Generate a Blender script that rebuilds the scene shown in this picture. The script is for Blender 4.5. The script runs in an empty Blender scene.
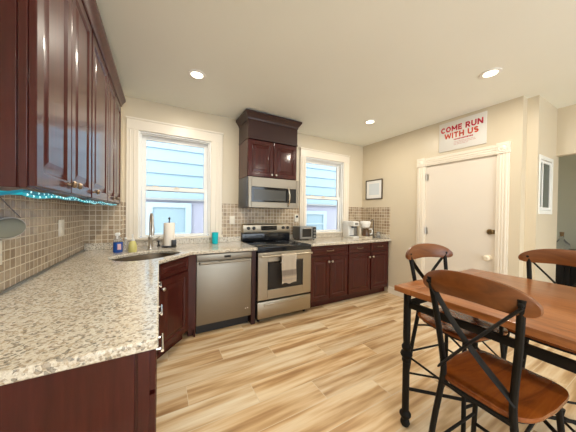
import bpy, bmesh, math, random
from mathutils import Vector, Matrix
random.seed(7)
PI = math.pi
SC = bpy.context.scene
COL = SC.collection

# ---------------------------------------------------------------- camera, world, lights, exposure
def look_axes(yaw, pitch, roll):
    y, p, r = math.radians(yaw), math.radians(pitch), math.radians(roll)
    fw = Vector((math.sin(y)*math.cos(p), math.cos(y)*math.cos(p), math.sin(p)))
    rt = Vector((math.cos(y), -math.sin(y), 0)); up = rt.cross(fw)
    return rt*math.cos(r)+up*math.sin(r), up*math.cos(r)-rt*math.sin(r), fw
cam = bpy.data.cameras.new('camera'); cam_ob = bpy.data.objects.new('camera', cam); COL.objects.link(cam_ob)
cam.sensor_fit = 'HORIZONTAL'; cam.sensor_width = 36.0; cam.lens = 230.88*36/576; cam.clip_start = .02
_r, _u, _f = look_axes(29.165, -.645, .814)
cam_ob.matrix_world = Matrix(((_r.x, _u.x, -_f.x, .668), (_r.y, _u.y, -_f.y, -3.191), (_r.z, _u.z, -_f.z, 1.318), (0, 0, 0, 1)))
SC.camera = cam_ob
W = bpy.data.worlds.new('sky'); SC.world = W; W.use_nodes = True
bg = W.node_tree.nodes['Background']; bg.inputs[0].default_value = (.82, .92, 1.0, 1); bg.inputs[1].default_value = 5.0
SC.view_settings.view_transform = 'Standard'; SC.view_settings.look = 'None'
SC.view_settings.exposure = 0.10; SC.view_settings.gamma = 1.0; SC.view_settings.use_curve_mapping = False
SC.cycles.max_bounces = 10; SC.cycles.diffuse_bounces = 6; SC.cycles.transparent_max_bounces = 16
SC.cycles.caustics_reflective = False; SC.cycles.caustics_refractive = False; SC.cycles.sample_clamp_indirect = 6
LAMP_W = 12.5; LAMP_COL = (1.0, .92, .78)
LAMPS = [(.971, -.845), (3.237, -.906), (3.285, -2.235), (1.04, -1.86), (.971, -4.2), (3.285, -4.2)]
H = 2.618

def area(name, loc, rot, sx, sy, power=0, color=(1, 1, 1), portal=False, shape='RECTANGLE'):
    d = bpy.data.lights.new(name, 'AREA'); d.shape = shape; d.size = sx
    if shape == 'RECTANGLE': d.size_y = sy
    d.energy = power; d.color = color
    o = bpy.data.objects.new(name, d); o.location = loc; o.rotation_euler = rot; COL.objects.link(o)
    if portal: d.cycles.is_portal = True
    return o
area('daylight_portal', (.86, .13, 1.63), (-PI/2, 0, 0), .82, 1.25, portal=True)
area('daylight_portal', (3.18, .13, 1.63), (-PI/2, 0, 0), .84, 1.25, portal=True)
area('daylight_portal', (2.2, -5.62, 1.35), (PI/2, 0, 0), 4.0, 2.1, portal=True)
area('next_room_fill', (5.9, -4.6, 2.45), (0, 0, 0), .8, .8, 17, (1.0, .97, .90))  # fill lamp added under the ceiling to brighten the next room

# ---------------------------------------------------------------- materials
def mat(name, color=(.8, .8, .8), rough=.5, metal=0.0, spec=.5, coat=0.0, emit=None, es=0.0, trans=0.0, ior=1.45, alpha=1.0):
    m = bpy.data.materials.new(name); m.use_nodes = True
    b = m.node_tree.nodes['Principled BSDF']
    b.inputs['Base Color'].default_value = (*color, 1); b.inputs['Roughness'].default_value = rough
    b.inputs['Metallic'].default_value = metal; b.inputs['Specular IOR Level'].default_value = spec
    b.inputs['Coat Weight'].default_value = coat; b.inputs['Coat Roughness'].default_value = .12
    b.inputs['Transmission Weight'].default_value = trans; b.inputs['IOR'].default_value = ior
    b.inputs['Alpha'].default_value = alpha
    if emit: b.inputs['Emission Color'].default_value = (*emit, 1); b.inputs['Emission Strength'].default_value = es
    return m
class NT:
    def __init__(s, m): s.t = m.node_tree; s.b = s.t.nodes['Principled BSDF']
    def n(s, typ, **kw):
        nd = s.t.nodes.new(typ)
        for k, v in kw.items():
            if k.startswith('i_'): nd.inputs[k[2:].replace('_', ' ')].default_value = v
            else: setattr(nd, k, v)
        return nd
    def l(s, a, b): s.t.links.new(a, b)
    def math(s, op, a, b=None):
        nd = s.n('ShaderNodeMath', operation=op)
        for i, v in enumerate((a, b)):
            if v is None: continue
            if isinstance(v, (int, float)): nd.inputs[i].default_value = v
            else: s.l(v, nd.inputs[i])
        return nd.outputs[0]
    def ramp(s, fac, stops, const=False):
        nd = s.n('ShaderNodeValToRGB'); cr = nd.color_ramp
        if const: cr.interpolation = 'CONSTANT'
        while len(cr.elements) < len(stops): cr.elements.new(.5)
        for e, (p, c) in zip(cr.elements, stops): e.position = p; e.color = (*c, 1)
        s.l(fac, nd.inputs[0]); return nd.outputs[0]
    def mix(s, fac, a, b, mode='MIX'):
        nd = s.n('ShaderNodeMix', data_type='RGBA', blend_type=mode)
        for i, v in ((0, fac), (6, a), (7, b)):
            if isinstance(v, (int, float)): nd.inputs[i].default_value = v
            elif isinstance(v, tuple): nd.inputs[i].default_value = (*v, 1)
            else: s.l(v, nd.inputs[i])
        return nd.outputs[2]
    def pos(s): return s.n('ShaderNodeNewGeometry').outputs['Position']
    def obj(s): return s.n('ShaderNodeTexCoord').outputs['Object']
    def scale(s, v, sc):
        nd = s.n('ShaderNodeVectorMath', operation='MULTIPLY'); s.l(v, nd.inputs[0]); nd.inputs[1].default_value = sc; return nd.outputs[0]
    def noise(s, v, scale, detail=3, rough=.5, out='Fac'):
        nd = s.n('ShaderNodeTexNoise', i_Scale=scale, i_Detail=detail, i_Roughness=rough); s.l(v, nd.inputs['Vector']); return nd.outputs[out]
    def bump(s, h, strength=.2, dist=.002):
        nd = s.n('ShaderNodeBump', i_Strength=strength, i_Distance=dist); s.l(h, nd.inputs['Height']); s.l(nd.outputs[0], s.b.inputs['Normal'])
    def col(s, c): s.l(c, s.b.inputs['Base Color'])

def paint(name, c, rough=.55, var=.03):
    m = mat(name, c, rough, spec=.4); t = NT(m)
    f = t.noise(t.pos(), 1.6, 2)
    t.col(t.mix(f, tuple(x*(1-var) for x in c), tuple(min(1, x*(1+var)) for x in c)))
    t.bump(t.noise(t.pos(), 160, 2), .06, .002)
    return m
M = {}
M['wall'] = paint('cream_wall_paint', (.655, .575, .44), .34)
M['ceil'] = paint('ceiling_paint', (.88, .90, .84), .6)
M['hall'] = paint('passage_wall_paint', (.68, .70, .62), .5)
M['hallwhite'] = paint('passage_white_paint', (.80, .80, .76), .4)
M['trim'] = paint('white_trim_paint', (.80, .735, .63), .32)
M['vinyl'] = mat('white_window_vinyl', (.86, .86, .84), .35)
M['doorpaint'] = paint('white_door_paint', (.75, .685, .60), .27)

def tile_mat(name, su, sv, g):
    m = mat(name, rough=.28, spec=.45); t = NT(m)
    sp = t.n('ShaderNodeSeparateXYZ'); t.l(t.pos(), sp.inputs[0])
    u = t.math('DIVIDE', t.math('ADD', sp.outputs[0], sp.outputs[1]), su)
    v = t.math('DIVIDE', t.math('SUBTRACT', sp.outputs[2], .914), sv)
    fu, fv = t.math('FRACT', u), t.math('FRACT', v)
    def edge(f): return t.math('MINIMUM', f, t.math('SUBTRACT', 1.0, f))
    e = t.math('MINIMUM', t.math('MULTIPLY', edge(fu), su), t.math('MULTIPLY', edge(fv), sv))
    mask = t.n('ShaderNodeMapRange', i_From_Min=g*.5, i_From_Max=g*1.1); t.l(e, mask.inputs[0])
    cb = t.n('ShaderNodeCombineXYZ'); t.l(t.math('FLOOR', u), cb.inputs[0]); t.l(t.math('FLOOR', v), cb.inputs[1])
    wn = t.n('ShaderNodeTexWhiteNoise', noise_dimensions='3D'); t.l(cb.outputs[0], wn.inputs['Vector'])
    base = t.ramp(wn.outputs['Value'], [(0, (.27, .18, .105)), (.35, (.39, .285, .18)), (.7, (.50, .38, .25)), (1, (.58, .46, .32))])
    base = t.mix(.35, base, t.ramp(t.noise(t.pos(), 40, 4), [(.3, (.16, .11, .07)), (.7, (.48, .38, .27))]))
    t.col(t.mix(mask.outputs[0], (.74, .66, .53), base))
    t.bump(mask.outputs[0], .5, .003)
    rr = t.n('ShaderNodeMapRange', i_To_Min=.8, i_To_Max=.25); t.l(mask.outputs[0], rr.inputs[0]); t.l(rr.outputs[0], t.b.inputs['Roughness'])
    return m
M['tile'] = tile_mat('brown_mosaic_tile', .0508, .0508, .0036)

def floor_mat():
    m = mat('wood_look_floor_tile', rough=.3, spec=.4); t = NT(m)
    sp = t.n('ShaderNodeSeparateXYZ'); t.l(t.pos(), sp.inputs[0])
    w, L = .198, 1.2
    row = t.math('DIVIDE', t.math('ADD', sp.outputs[1], 10.03), w); ri = t.math('FLOOR', row)
    off = t.math('MULTIPLY', t.math('FRACT', t.math('MULTIPLY', ri, .3633)), L)
    pl = t.math('DIVIDE', t.math('ADD', t.math('ADD', sp.outputs[0], off), 20.0), L); pi_ = t.math('FLOOR', pl)
    fr, fp = t.math('FRACT', row), t.math('FRACT', pl)
    def edge(f): return t.math('MINIMUM', f, t.math('SUBTRACT', 1.0, f))
    e = t.math('MINIMUM', t.math('MULTIPLY', edge(fr), w), t.math('MULTIPLY', edge(fp), L))
    mask = t.n('ShaderNodeMapRange', i_From_Min=.0012, i_From_Max=.003); t.l(e, mask.inputs[0])
    cb = t.n('ShaderNodeCombineXYZ'); t.l(ri, cb.inputs[0]); t.l(pi_, cb.inputs[1])
    wn = t.n('ShaderNodeTexWhiteNoise', noise_dimensions='3D'); t.l(cb.outputs[0], wn.inputs['Vector'])
    ad = t.n('ShaderNodeVectorMath', operation='ADD'); t.l(t.scale(t.pos(), (.7, 8, 1)), ad.inputs[0]); t.l(t.scale(wn.outputs['Color'], (13, 13, 13)), ad.inputs[1])
    n1 = t.noise(ad.outputs[0], 2.0, 3, .5)
    ad2 = t.n('ShaderNodeVectorMath', operation='ADD'); t.l(t.scale(t.pos(), (2.2, 48, 1)), ad2.inputs[0]); t.l(t.scale(wn.outputs['Color'], (9, 9, 9)), ad2.inputs[1])
    n2 = t.noise(ad2.outputs[0], 2.0, 3, .6)
    c = t.ramp(n1, [(.30, (.36, .215, .105)), (.40, (.52, .345, .18)), (.49, (.68, .50, .30)), (.58, (.78, .64, .44)), (.70, (.85, .75, .57))])
    c = t.mix(t.math('MULTIPLY', n2, .35), c, (.42, .26, .13))
    tint = t.ramp(wn.outputs['Value'], [(0, (.86, .80, .74)), (.5, (1, 1, 1)), (1, (1.0, .93, .84))])
    c = t.mix(1.0, c, tint, 'MULTIPLY')
    t.col(t.mix(mask.outputs[0], (.66, .54, .38), c))
    t.bump(mask.outputs[0], .25, .002)
    rg = t.n('ShaderNodeMapRange', i_To_Min=.24, i_To_Max=.42); t.l(n2, rg.inputs[0]); t.l(rg.outputs[0], t.b.inputs['Roughness'])
    return m
M['floor'] = floor_mat()

def granite():
    m = mat('speckled_granite', rough=.12, spec=.5, coat=.2); t = NT(m)
    def vor(scale):
        nd = t.n('ShaderNodeTexVoronoi', i_Scale=scale)
        w = t.n('ShaderNodeVectorMath', operation='ADD'); t.l(t.pos(), w.inputs[0])
        t.l(t.scale(t.noise(t.pos(), 40, 2, out='Color'), (.012, .012, .012)), w.inputs[1]); t.l(w.outputs[0], nd.inputs['Vector'])
        sp = t.n('ShaderNodeSeparateXYZ'); t.l(nd.outputs['Color'], sp.inputs[0]); return sp.outputs[0]
    a = t.ramp(vor(120), [(0, (.62, .56, .46)), (.28, (.72, .68, .60)), (.50, (.40, .305, .20)), (.63, (.22, .155, .10)), (.75, (.64, .59, .50)), (.88, (.05, .043, .038))], True)
    b = t.ramp(vor(230), [(0, (.74, .69, .60)), (.40, (.56, .48, .36)), (.68, (.28, .20, .13)), (.86, (.08, .065, .055))], True)
    c = t.mix(.30, a, b)
    c = t.mix(t.math('MULTIPLY', t.noise(t.pos(), 6, 2), .35), c, (.72, .66, .55))
    t.col(c); return m
M['granite'] = granite()

def cherry():
    m = mat('dark_cherry_wood', rough=.40, spec=.15, coat=.60); t = NT(m)
    v = t.scale(t.pos(), (14, 14, 1.3))
    n = t.noise(v, 3.0, 4, .6)
    t.col(t.ramp(n, [(.25, (.034, .0036, .0027)), (.55, (.052, .0060, .0045)), (.8, (.072, .0098, .0070))]))
    t.b.inputs['Coat Roughness'].default_value = .11
    return m
M['cherry'] = cherry()
M['espresso'] = mat('dark_espresso_wood', (.035, .010, .008), .4)  # even dark brown of the end panel
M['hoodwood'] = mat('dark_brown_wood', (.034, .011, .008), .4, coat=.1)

def steel(name='brushed_stainless', c=(.31, .275, .225), r=.45, sc=(2, 2, 220)):
    m = mat(name, c, r, 1.0); t = NT(m)
    n = t.noise(t.scale(t.obj(), sc), 1.0, 2)
    rr = t.n('ShaderNodeMapRange', i_To_Min=r*.75, i_To_Max=r*1.3); t.l(n, rr.inputs[0]); t.l(rr.outputs[0], t.b.inputs['Roughness'])
    return m
M['steel'] = steel()
M['rangesteel'] = steel('range_stainless', (.44, .385, .30), .36)
M['chrome'] = mat('polished_chrome', (.80, .78, .74), .14, 1.0)
M['nickel'] = mat('brushed_nickel', (.62, .58, .52), .28, 1.0)
M['bronze'] = mat('antique_bronze', (.30, .22, .15), .35, 1.0)
M['black'] = mat('black_glass', (.010, .011, .014), .08, spec=.6)
M['blackplastic'] = mat('black_plastic', (.015, .015, .017), .4)
M['greyside'] = mat('dark_grey_enamel', (.075, .08, .09), .4)
M['ovenglass'] = mat('dark_oven_glass', (.02, .018, .017), .1)
M['mwglass'] = mat('microwave_door_mesh', (.065, .065, .06), .22)
M['iron'] = mat('black_wrought_iron', (.011, .009, .007), .62, .0, spec=.18)
def wood(name, cs, sc, rough=.3, coat=.3):
    m = mat(name, rough=rough, coat=coat); t = NT(m)
    v = t.scale(t.obj(), sc)
    w = t.n('ShaderNodeTexNoise', i_Scale=2.2, i_Detail=5, i_Roughness=.6, i_Distortion=1.4); t.l(v, w.inputs['Vector'])
    t.col(t.ramp(w.outputs['Fac'], [(.3, cs[0]), (.5, cs[1]), (.7, cs[2])]))
    return m
M['tablewood'] = wood('honey_brown_table_wood', [(.17, .055, .014), (.29, .100, .028), (.38, .145, .045)], (7, 1.2, 7), .28, .2)
M['seatwood'] = wood('amber_brown_seat_wood', [(.13, .030, .005), (.20, .049, .007), (.27, .074, .011)], (1.2, 8, 8), .22)
M['railwood'] = wood('brown_rail_wood', [(.11, .034, .008), (.165, .052, .012), (.215, .072, .018)], (8, 1.5, 8), .35, .12)
M['white'] = mat('white_plastic', (.82, .81, .78), .35)
M['plate'] = mat('ivory_switch_plate', (.85, .80, .70), .4)
M['paper'] = mat('paper_towel', (.86, .80, .72), .9)
M['blue'] = mat('blue_detergent', (.008, .07, .34), .2)
M['pinklabel'] = mat('pale_pink_label', (.75, .50, .50), .5)
M['yellow'] = mat('pale_yellow_soap', (.62, .56, .20), .25)
M['clear'] = mat('clear_plastic', (.90, .92, .93), .1, trans=.85, ior=1.2)
M['teal'] = mat('turquoise_plastic', (.0, .52, .62), .3)
M['tealglow'] = mat('teal_led_glow', (.0, .22, .28), .4, emit=(.0, .36, .48), es=.5)
M['tealtape'] = mat('teal_led_tape', (.0, .10, .16), .4, emit=(.0, .25, .36), es=.3)
M['ledwhite'] = mat('led_diode', (.8, 1, 1), .4, emit=(.35, .8, .85), es=.6)
M['lamp'] = mat('lamp_diffuser', (1, 1, 1), .4, emit=(1.0, .86, .64), es=5.0)
M['greymesh'] = mat('grey_strainer_mesh', (.27, .285, .24), .5, .1)
M['sink'] = steel('sink_stainless', (.15, .12, .09), .45, (30, 30, 30))
M['signboard'] = mat('white_sign_board', (.72, .70, .66), .35)
M['crimson'] = mat('crimson_ink', (.50, .012, .045), .5)
M['vermilion'] = mat('orange_red_ink', (.60, .06, .025), .5)
M['rose'] = mat('faded_rose_ink', (.62, .36, .34), .5)
M['frame'] = mat('dark_bronze_frame', (.10, .075, .045), .35, .4)
M['mat'] = mat('white_picture_mat', (.84, .84, .84), .2)
M['print'] = mat('pale_blue_print', (.66, .72, .78), .25)
M['brass'] = mat('aged_brass', (.30, .20, .09), .35, 1.0)
M['coffee'] = mat('coffee_glass', (.10, .055, .03), .08)
M['beige'] = mat('cream_plastic', (.80, .70, .55), .35)
M['silver'] = mat('silver_plastic', (.28, .275, .26), .4, .6)
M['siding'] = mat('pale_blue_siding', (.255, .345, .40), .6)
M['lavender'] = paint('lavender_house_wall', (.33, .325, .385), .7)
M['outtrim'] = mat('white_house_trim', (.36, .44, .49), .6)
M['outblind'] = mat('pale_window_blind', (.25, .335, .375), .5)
M['ground'] = mat('grey_gravel', (.3, .3, .28), .9)
M['glass'] = mat('window_glass', (1, 1, 1), .02, spec=.5, trans=1.0, ior=1.02)
M['darkpane'] = mat('dim_grey_pane', (.10, .115, .10), .35, spec=.2)
M['darkfurn'] = mat('dark_furniture', (.008, .007, .007), .4, spec=.3)
M['cork'] = mat('cork', (.25, .16, .08), .8)
M['bowl'] = mat('pewter_bowl', (.42, .34, .33), .3, .5)

def towel_mat():
    m = mat('striped_tea_towel', rough=.95, spec=.1); t = NT(m)
    sp = t.n('ShaderNodeSeparateXYZ'); t.l(t.pos(), sp.inputs[0])
    z = sp.outputs[2]
    f = t.n('ShaderNodeMapRange', i_From_Min=.44, i_From_Max=.87); t.l(z, f.inputs[0])
    c = t.ramp(f.outputs[0], [(0, (.74, .62, .48)), (.12, (.74, .62, .48)), (.16, (.62, .54, .46)), (.22, (.78, .66, .52)), (.30, (.36, .29, .24)), (.42, (.36, .29, .24)), (.45, (.84, .74, .60)), (1, (.86, .76, .62))])
    t.col(t.mix(.2, c, t.ramp(t.noise(t.scale(t.pos(), (200, 200, 200)), 1.0, 2), [(.3, (.5, .42, .34)), (.7, (.85, .75, .62))])))
    return m
M['towel'] = towel_mat()

# ---------------------------------------------------------------- mesh helpers
def world_of(o):
    m = Matrix()
    while o is not None: m = o.matrix_basis @ m; o = o.parent
    return m
class MB:
    def __init__(s): s.bm = bmesh.new()
    def box(s, x0, x1, y0, y1, z0, z1, bev=0, seg=2, mtx=None):
        r = bmesh.ops.create_cube(s.bm, size=1); vs = r['verts']
        for v in vs: v.co = Vector((x0+(v.co.x+.5)*(x1-x0), y0+(v.co.y+.5)*(y1-y0), z0+(v.co.z+.5)*(z1-z0)))
        if bev:
            es = {e for v in vs for e in v.link_edges}
            g = bmesh.ops.bevel(s.bm, geom=list(es), offset=bev, segments=seg, affect='EDGES', profile=.5)
            vs = list({v for f in g['faces'] for v in f.verts} | {v for v in vs if v.is_valid})
        if mtx is not None: bmesh.ops.transform(s.bm, matrix=mtx, verts=vs)
        return s
    def prism(s, poly, z0, z1, mtx=None):
        b = [s.bm.verts.new((x, y, z0)) for x, y in poly]; t = [s.bm.verts.new((x, y, z1)) for x, y in poly]
        n = len(poly)
        s.bm.faces.new(list(reversed(b))); s.bm.faces.new(t)
        for i in range(n): s.bm.faces.new((b[i], b[(i+1) % n], t[(i+1) % n], t[i]))
        if mtx is not None: bmesh.ops.transform(s.bm, matrix=mtx, verts=b+t)
        return s
    def lathe(s, prof, c=(0, 0, 0), n=20, mtx=None, cap=True):
        rings = []
        for r, z in prof: rings.append([s.bm.verts.new((c[0]+r*math.cos(2*PI*i/n), c[1]+r*math.sin(2*PI*i/n), c[2]+z)) for i in range(n)])
        for a, b in zip(rings, rings[1:]):
            for i in range(n): s.bm.faces.new((a[i], a[(i+1) % n], b[(i+1) % n], b[i]))
        if cap: s.bm.faces.new(list(reversed(rings[0]))); s.bm.faces.new(rings[-1])
        if mtx is not None: bmesh.ops.transform(s.bm, matrix=mtx, verts=[v for r in rings for v in r])
        return s
    def tube(s, pts, r, n=10, flat=None, closed=False):
        pts = [Vector(p) for p in pts]; rs = r if isinstance(r, (list, tuple)) else [r]*len(pts)
        rings = []; prev = None
        N = len(pts)
        for i, p in enumerate(pts):
            a = pts[(i-1) % N] if closed else pts[max(i-1, 0)]; b = pts[(i+1) % N] if closed else pts[min(i+1, N-1)]
            t = (b-a).normalized()
            if prev is None:
                ref = Vector((0, 0, 1)) if abs(t.z) < .9 else Vector((1, 0, 0))
                u = t.cross(ref).normalized()
            else: u = (prev - t*prev.dot(t)).normalized()
            prev = u; w = t.cross(u)
            k = flat if flat else 1
            rings.append([s.bm.verts.new(p+u*rs[i]*math.cos(2*PI*j/n)+w*rs[i]*k*math.sin(2*PI*j/n)) for j in range(n)])
        prs = list(zip(rings, rings[1:])) + ([(rings[-1], rings[0])] if closed else [])
        for a, b in prs:
            for j in range(n): s.bm.faces.new((a[j], a[(j+1) % n], b[(j+1) % n], b[j]))
        if not closed: s.bm.faces.new(list(reversed(rings[0]))); s.bm.faces.new(rings[-1])
        return s
    def panel(s, o, ux, uz, nrm, w, h, rings):
        """moulded panel: rings of (inset, depth) from the outer edge to the centre, on a board 'back' thick behind"""
        o, ux, uz, nrm = Vector(o), Vector(ux), Vector(uz), Vector(nrm)
        L = []
        for ins, d in rings:
            L.append([s.bm.verts.new(o+ux*x+uz*z+nrm*d) for x, z in ((ins, ins), (w-ins, ins), (w-ins, h-ins), (ins, h-ins))])
        for a, b in zip(L, L[1:]):
            for i in range(4): s.bm.faces.new((a[i], a[(i+1) % 4], b[(i+1) % 4], b[i]))
        s.bm.faces.new(L[-1]); s.bm.faces.new(list(reversed(L[0])))
        return s
    def ball(s, c, r, n=12, sc=(1, 1, 1)):
        g = bmesh.ops.create_uvsphere(s.bm, u_segments=n, v_segments=max(6, n//2+2), radius=r)
        for v in g['verts']: v.co = Vector((c[0]+v.co.x*sc[0], c[1]+v.co.y*sc[1], c[2]+v.co.z*sc[2]))
        return s
    def build(s, name, m, parent=None, smooth=35, bevel=0):
        bmesh.ops.recalc_face_normals(s.bm, faces=s.bm.faces[:])
        if parent is not None: bmesh.ops.transform(s.bm, matrix=world_of(parent).inverted(), verts=s.bm.verts[:])
        if smooth:
            lim = math.radians(smooth)
            for f in s.bm.faces: f.smooth = True
            for e in s.bm.edges:
                if len(e.link_faces) == 2 and e.calc_face_angle(0) > lim: e.smooth = False
        me = bpy.data.meshes.new(name); s.bm.to_mesh(me); s.bm.free()
        ms = m if isinstance(m, (list, tuple)) else [m]
        for q in ms: me.materials.append(q)
        o = bpy.data.objects.new(name, me); COL.objects.link(o); o.parent = parent
        if bevel:
            b = o.modifiers.new('edge', 'BEVEL'); b.width = bevel; b.segments = 2; b.limit_method = 'ANGLE'; b.angle_limit = math.radians(40)
        return o
def tag(o, label=None, cat=None, group=None, kind=None):
    if label: o['label'] = label
    if cat: o['category'] = cat
    if group: o['group'] = group
    if kind: o['kind'] = kind
    return o
def thing(name, label, cat, loc=(0, 0, 0), rotz=0, group=None, kind=None):
    o = bpy.data.objects.new(name, None); o.empty_display_size = .05; COL.objects.link(o)
    o.location = loc; o.rotation_euler = (0, 0, rotz)
    return tag(o, label, cat, group, kind)
def copy_tree(o, parent=None):
    c = o.copy(); COL.objects.link(c); c.parent = parent
    for ch in list(o.children):
        copy_tree(ch, c)
    return c
def struct(mb, name, m, label=None, parent=None, bevel=0, cat=None):
    o = mb.build(name, m, parent, bevel=bevel)
    if parent is None: tag(o, label, cat or name.split('_')[0], kind='structure')
    return o
RX = lambda a: Matrix.Rotation(a, 4, 'X')
RY = lambda a: Matrix.Rotation(a, 4, 'Y')
RZ = lambda a: Matrix.Rotation(a, 4, 'Z')
T = lambda *a: Matrix.Translation(Vector(a))

# ---------------------------------------------------------------- the room
XR = 4.077            # right wall
FX, FY = 7.3, -5.7    # far extents
struct(MB().box(-.15, FX, FY-.15, .15, -.12, 0), 'floor', M['floor'], 'pale wood-look plank tile floor across the kitchen')
struct(MB().box(-.15, FX, FY-.15, .15, H, H+.1), 'ceiling', M['ceil'], 'smooth cream ceiling with recessed downlights')
struct(MB().box(-.15, 0, FY, .15, 0, H), 'wall_left', M['wall'], 'cream wall behind the long counter and upper cabinets')
struct(MB().box(0, .302, -.14, 0, 0, H), 'wall_corner', M['wall'], 'narrow boxed-out wall in the corner left of the sink window')
W1, W2, WZ0, WZ1 = (.449, 1.268), (2.759, 3.595), 1.004, 2.257
b = MB()
for x0, x1 in ((0, W1[0]), (W1[1], W2[0]), (W2[1], XR+.12)): b.box(x0, x1, 0, .15, 0, H)
for x0, x1 in (W1, W2): b.box(x0, x1, 0, .15, 0, WZ0); b.box(x0, x1, 0, .15, WZ1, H)
struct(b, 'wall_back', M['wall'], 'cream wall with the two sash windows')
DY0, DY1, DZ = -2.03, -1.205, 2.035
b = MB().box(XR, XR+.12, DY1, 0, 0, H).box(XR, XR+.12, -2.236, DY0, 0, H).box(XR, XR+.12, DY0, DY1, DZ, H)
struct(b, 'wall_right', M['wall'], 'cream wall with the white door')
# passage wall (faces the camera) with a small window, and the wall with the opening
PY = -2.327; PX = 4.83
PW = (4.245, 4.66, 1.385, 1.955)
b = MB().box(XR+.12, PW[0], PY, PY+.13, 0, H).box(PW[1], PX+.1, PY, PY+.13, 0, H).box(PW[0], PW[1], PY, PY+.13, 0, PW[2]).box(PW[0], PW[1], PY, PY+.13, PW[3], H)
struct(b, 'wall_passage', M['wall'], 'pale short wall with a small window beside the opening')
b = MB().box(PX, PX+.1, -3.45, PY, 2.055, H).box(PX, PX+.1, FY, -3.45, 0, H)
struct(b, 'wall_opening', M['wall'], 'cream wall with the wide opening into the next room')
struct(MB().box(PX+.1, FX, -1.55, -1.45, 0, H), 'wall_side', M['hall'], 'grey-green side wall of the next room')
struct(MB().box(7.0, FX, FY, -1.55, 0, H), 'wall_far', M['hall'], 'grey-green far wall of the next room')
b = MB().box(-.15, .2, FY-.12, FY, 0, H).box(4.2, FX, FY-.12, FY, 0, H).box(.2, 4.2, FY-.12, FY, 0, .3).box(.2, 4.2, FY-.12, FY, 2.4, H)
struct(b, 'wall_rear', M['wall'], 'cream wall with a wide opening added for daylight')
struct(MB().box(.2, .26, FY-.1, FY-.02, .3, 2.4).box(4.14, 4.2, FY-.1, FY-.02, .3, 2.4).box(2.17, 2.23, FY-.1, FY-.02, .3, 2.4).box(.26, 4.14, FY-.1, FY-.02, .3, .36).box(.26, 4.14, FY-.1, FY-.02, 2.34, 2.4),
       'window_added', M['vinyl'], 'wide unseen window added in the rear wall for fill light')  # window added behind the camera so daylight fills the room

# baseboards
def baseboard(name, x, ya, yb, label):
    struct(MB().box(x-.016, x, ya, yb, 0, .10).box(x-.011, x, ya, yb, .10, .115), name, M['trim'], label, bevel=.003)
baseboard('baseboard_right', XR, -1.095, -.62, 'white baseboard between base cabinets and door')
baseboard('baseboard_door', XR, -2.236, -2.15, 'short white baseboard on the near side of the door')

# tile backsplashes (structure, set on the walls)
struct(MB().box(0, .008, -2.9, -.14, .914, 1.40), 'trim_1', M['tile'], 'brown mosaic tile backsplash along the long counter', cat='tile backsplash')
struct(MB().box(.008, .310, -.148, -.14, .914, 1.425).box(.302, .310, -.14, 0, .914, 1.425).box(.31, .339, -.008, 0, .914, 1.425), 'trim_2', M['tile'], 'brown mosaic tiles wrapping the boxed-out corner', cat='tile backsplash')
struct(MB().box(1.411, 2.654, -.008, 0, .10, 1.44), 'trim_3', M['tile'], 'brown mosaic tiles behind the range', cat='tile backsplash')
struct(MB().box(3.715, XR-.008, -.008, 0, .914, 1.452).box(XR-.008, XR, -.625, 0, .914, 1.447), 'trim_4', M['tile'], 'brown mosaic tiles in the corner behind the coffee makers', cat='tile backsplash')

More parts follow.
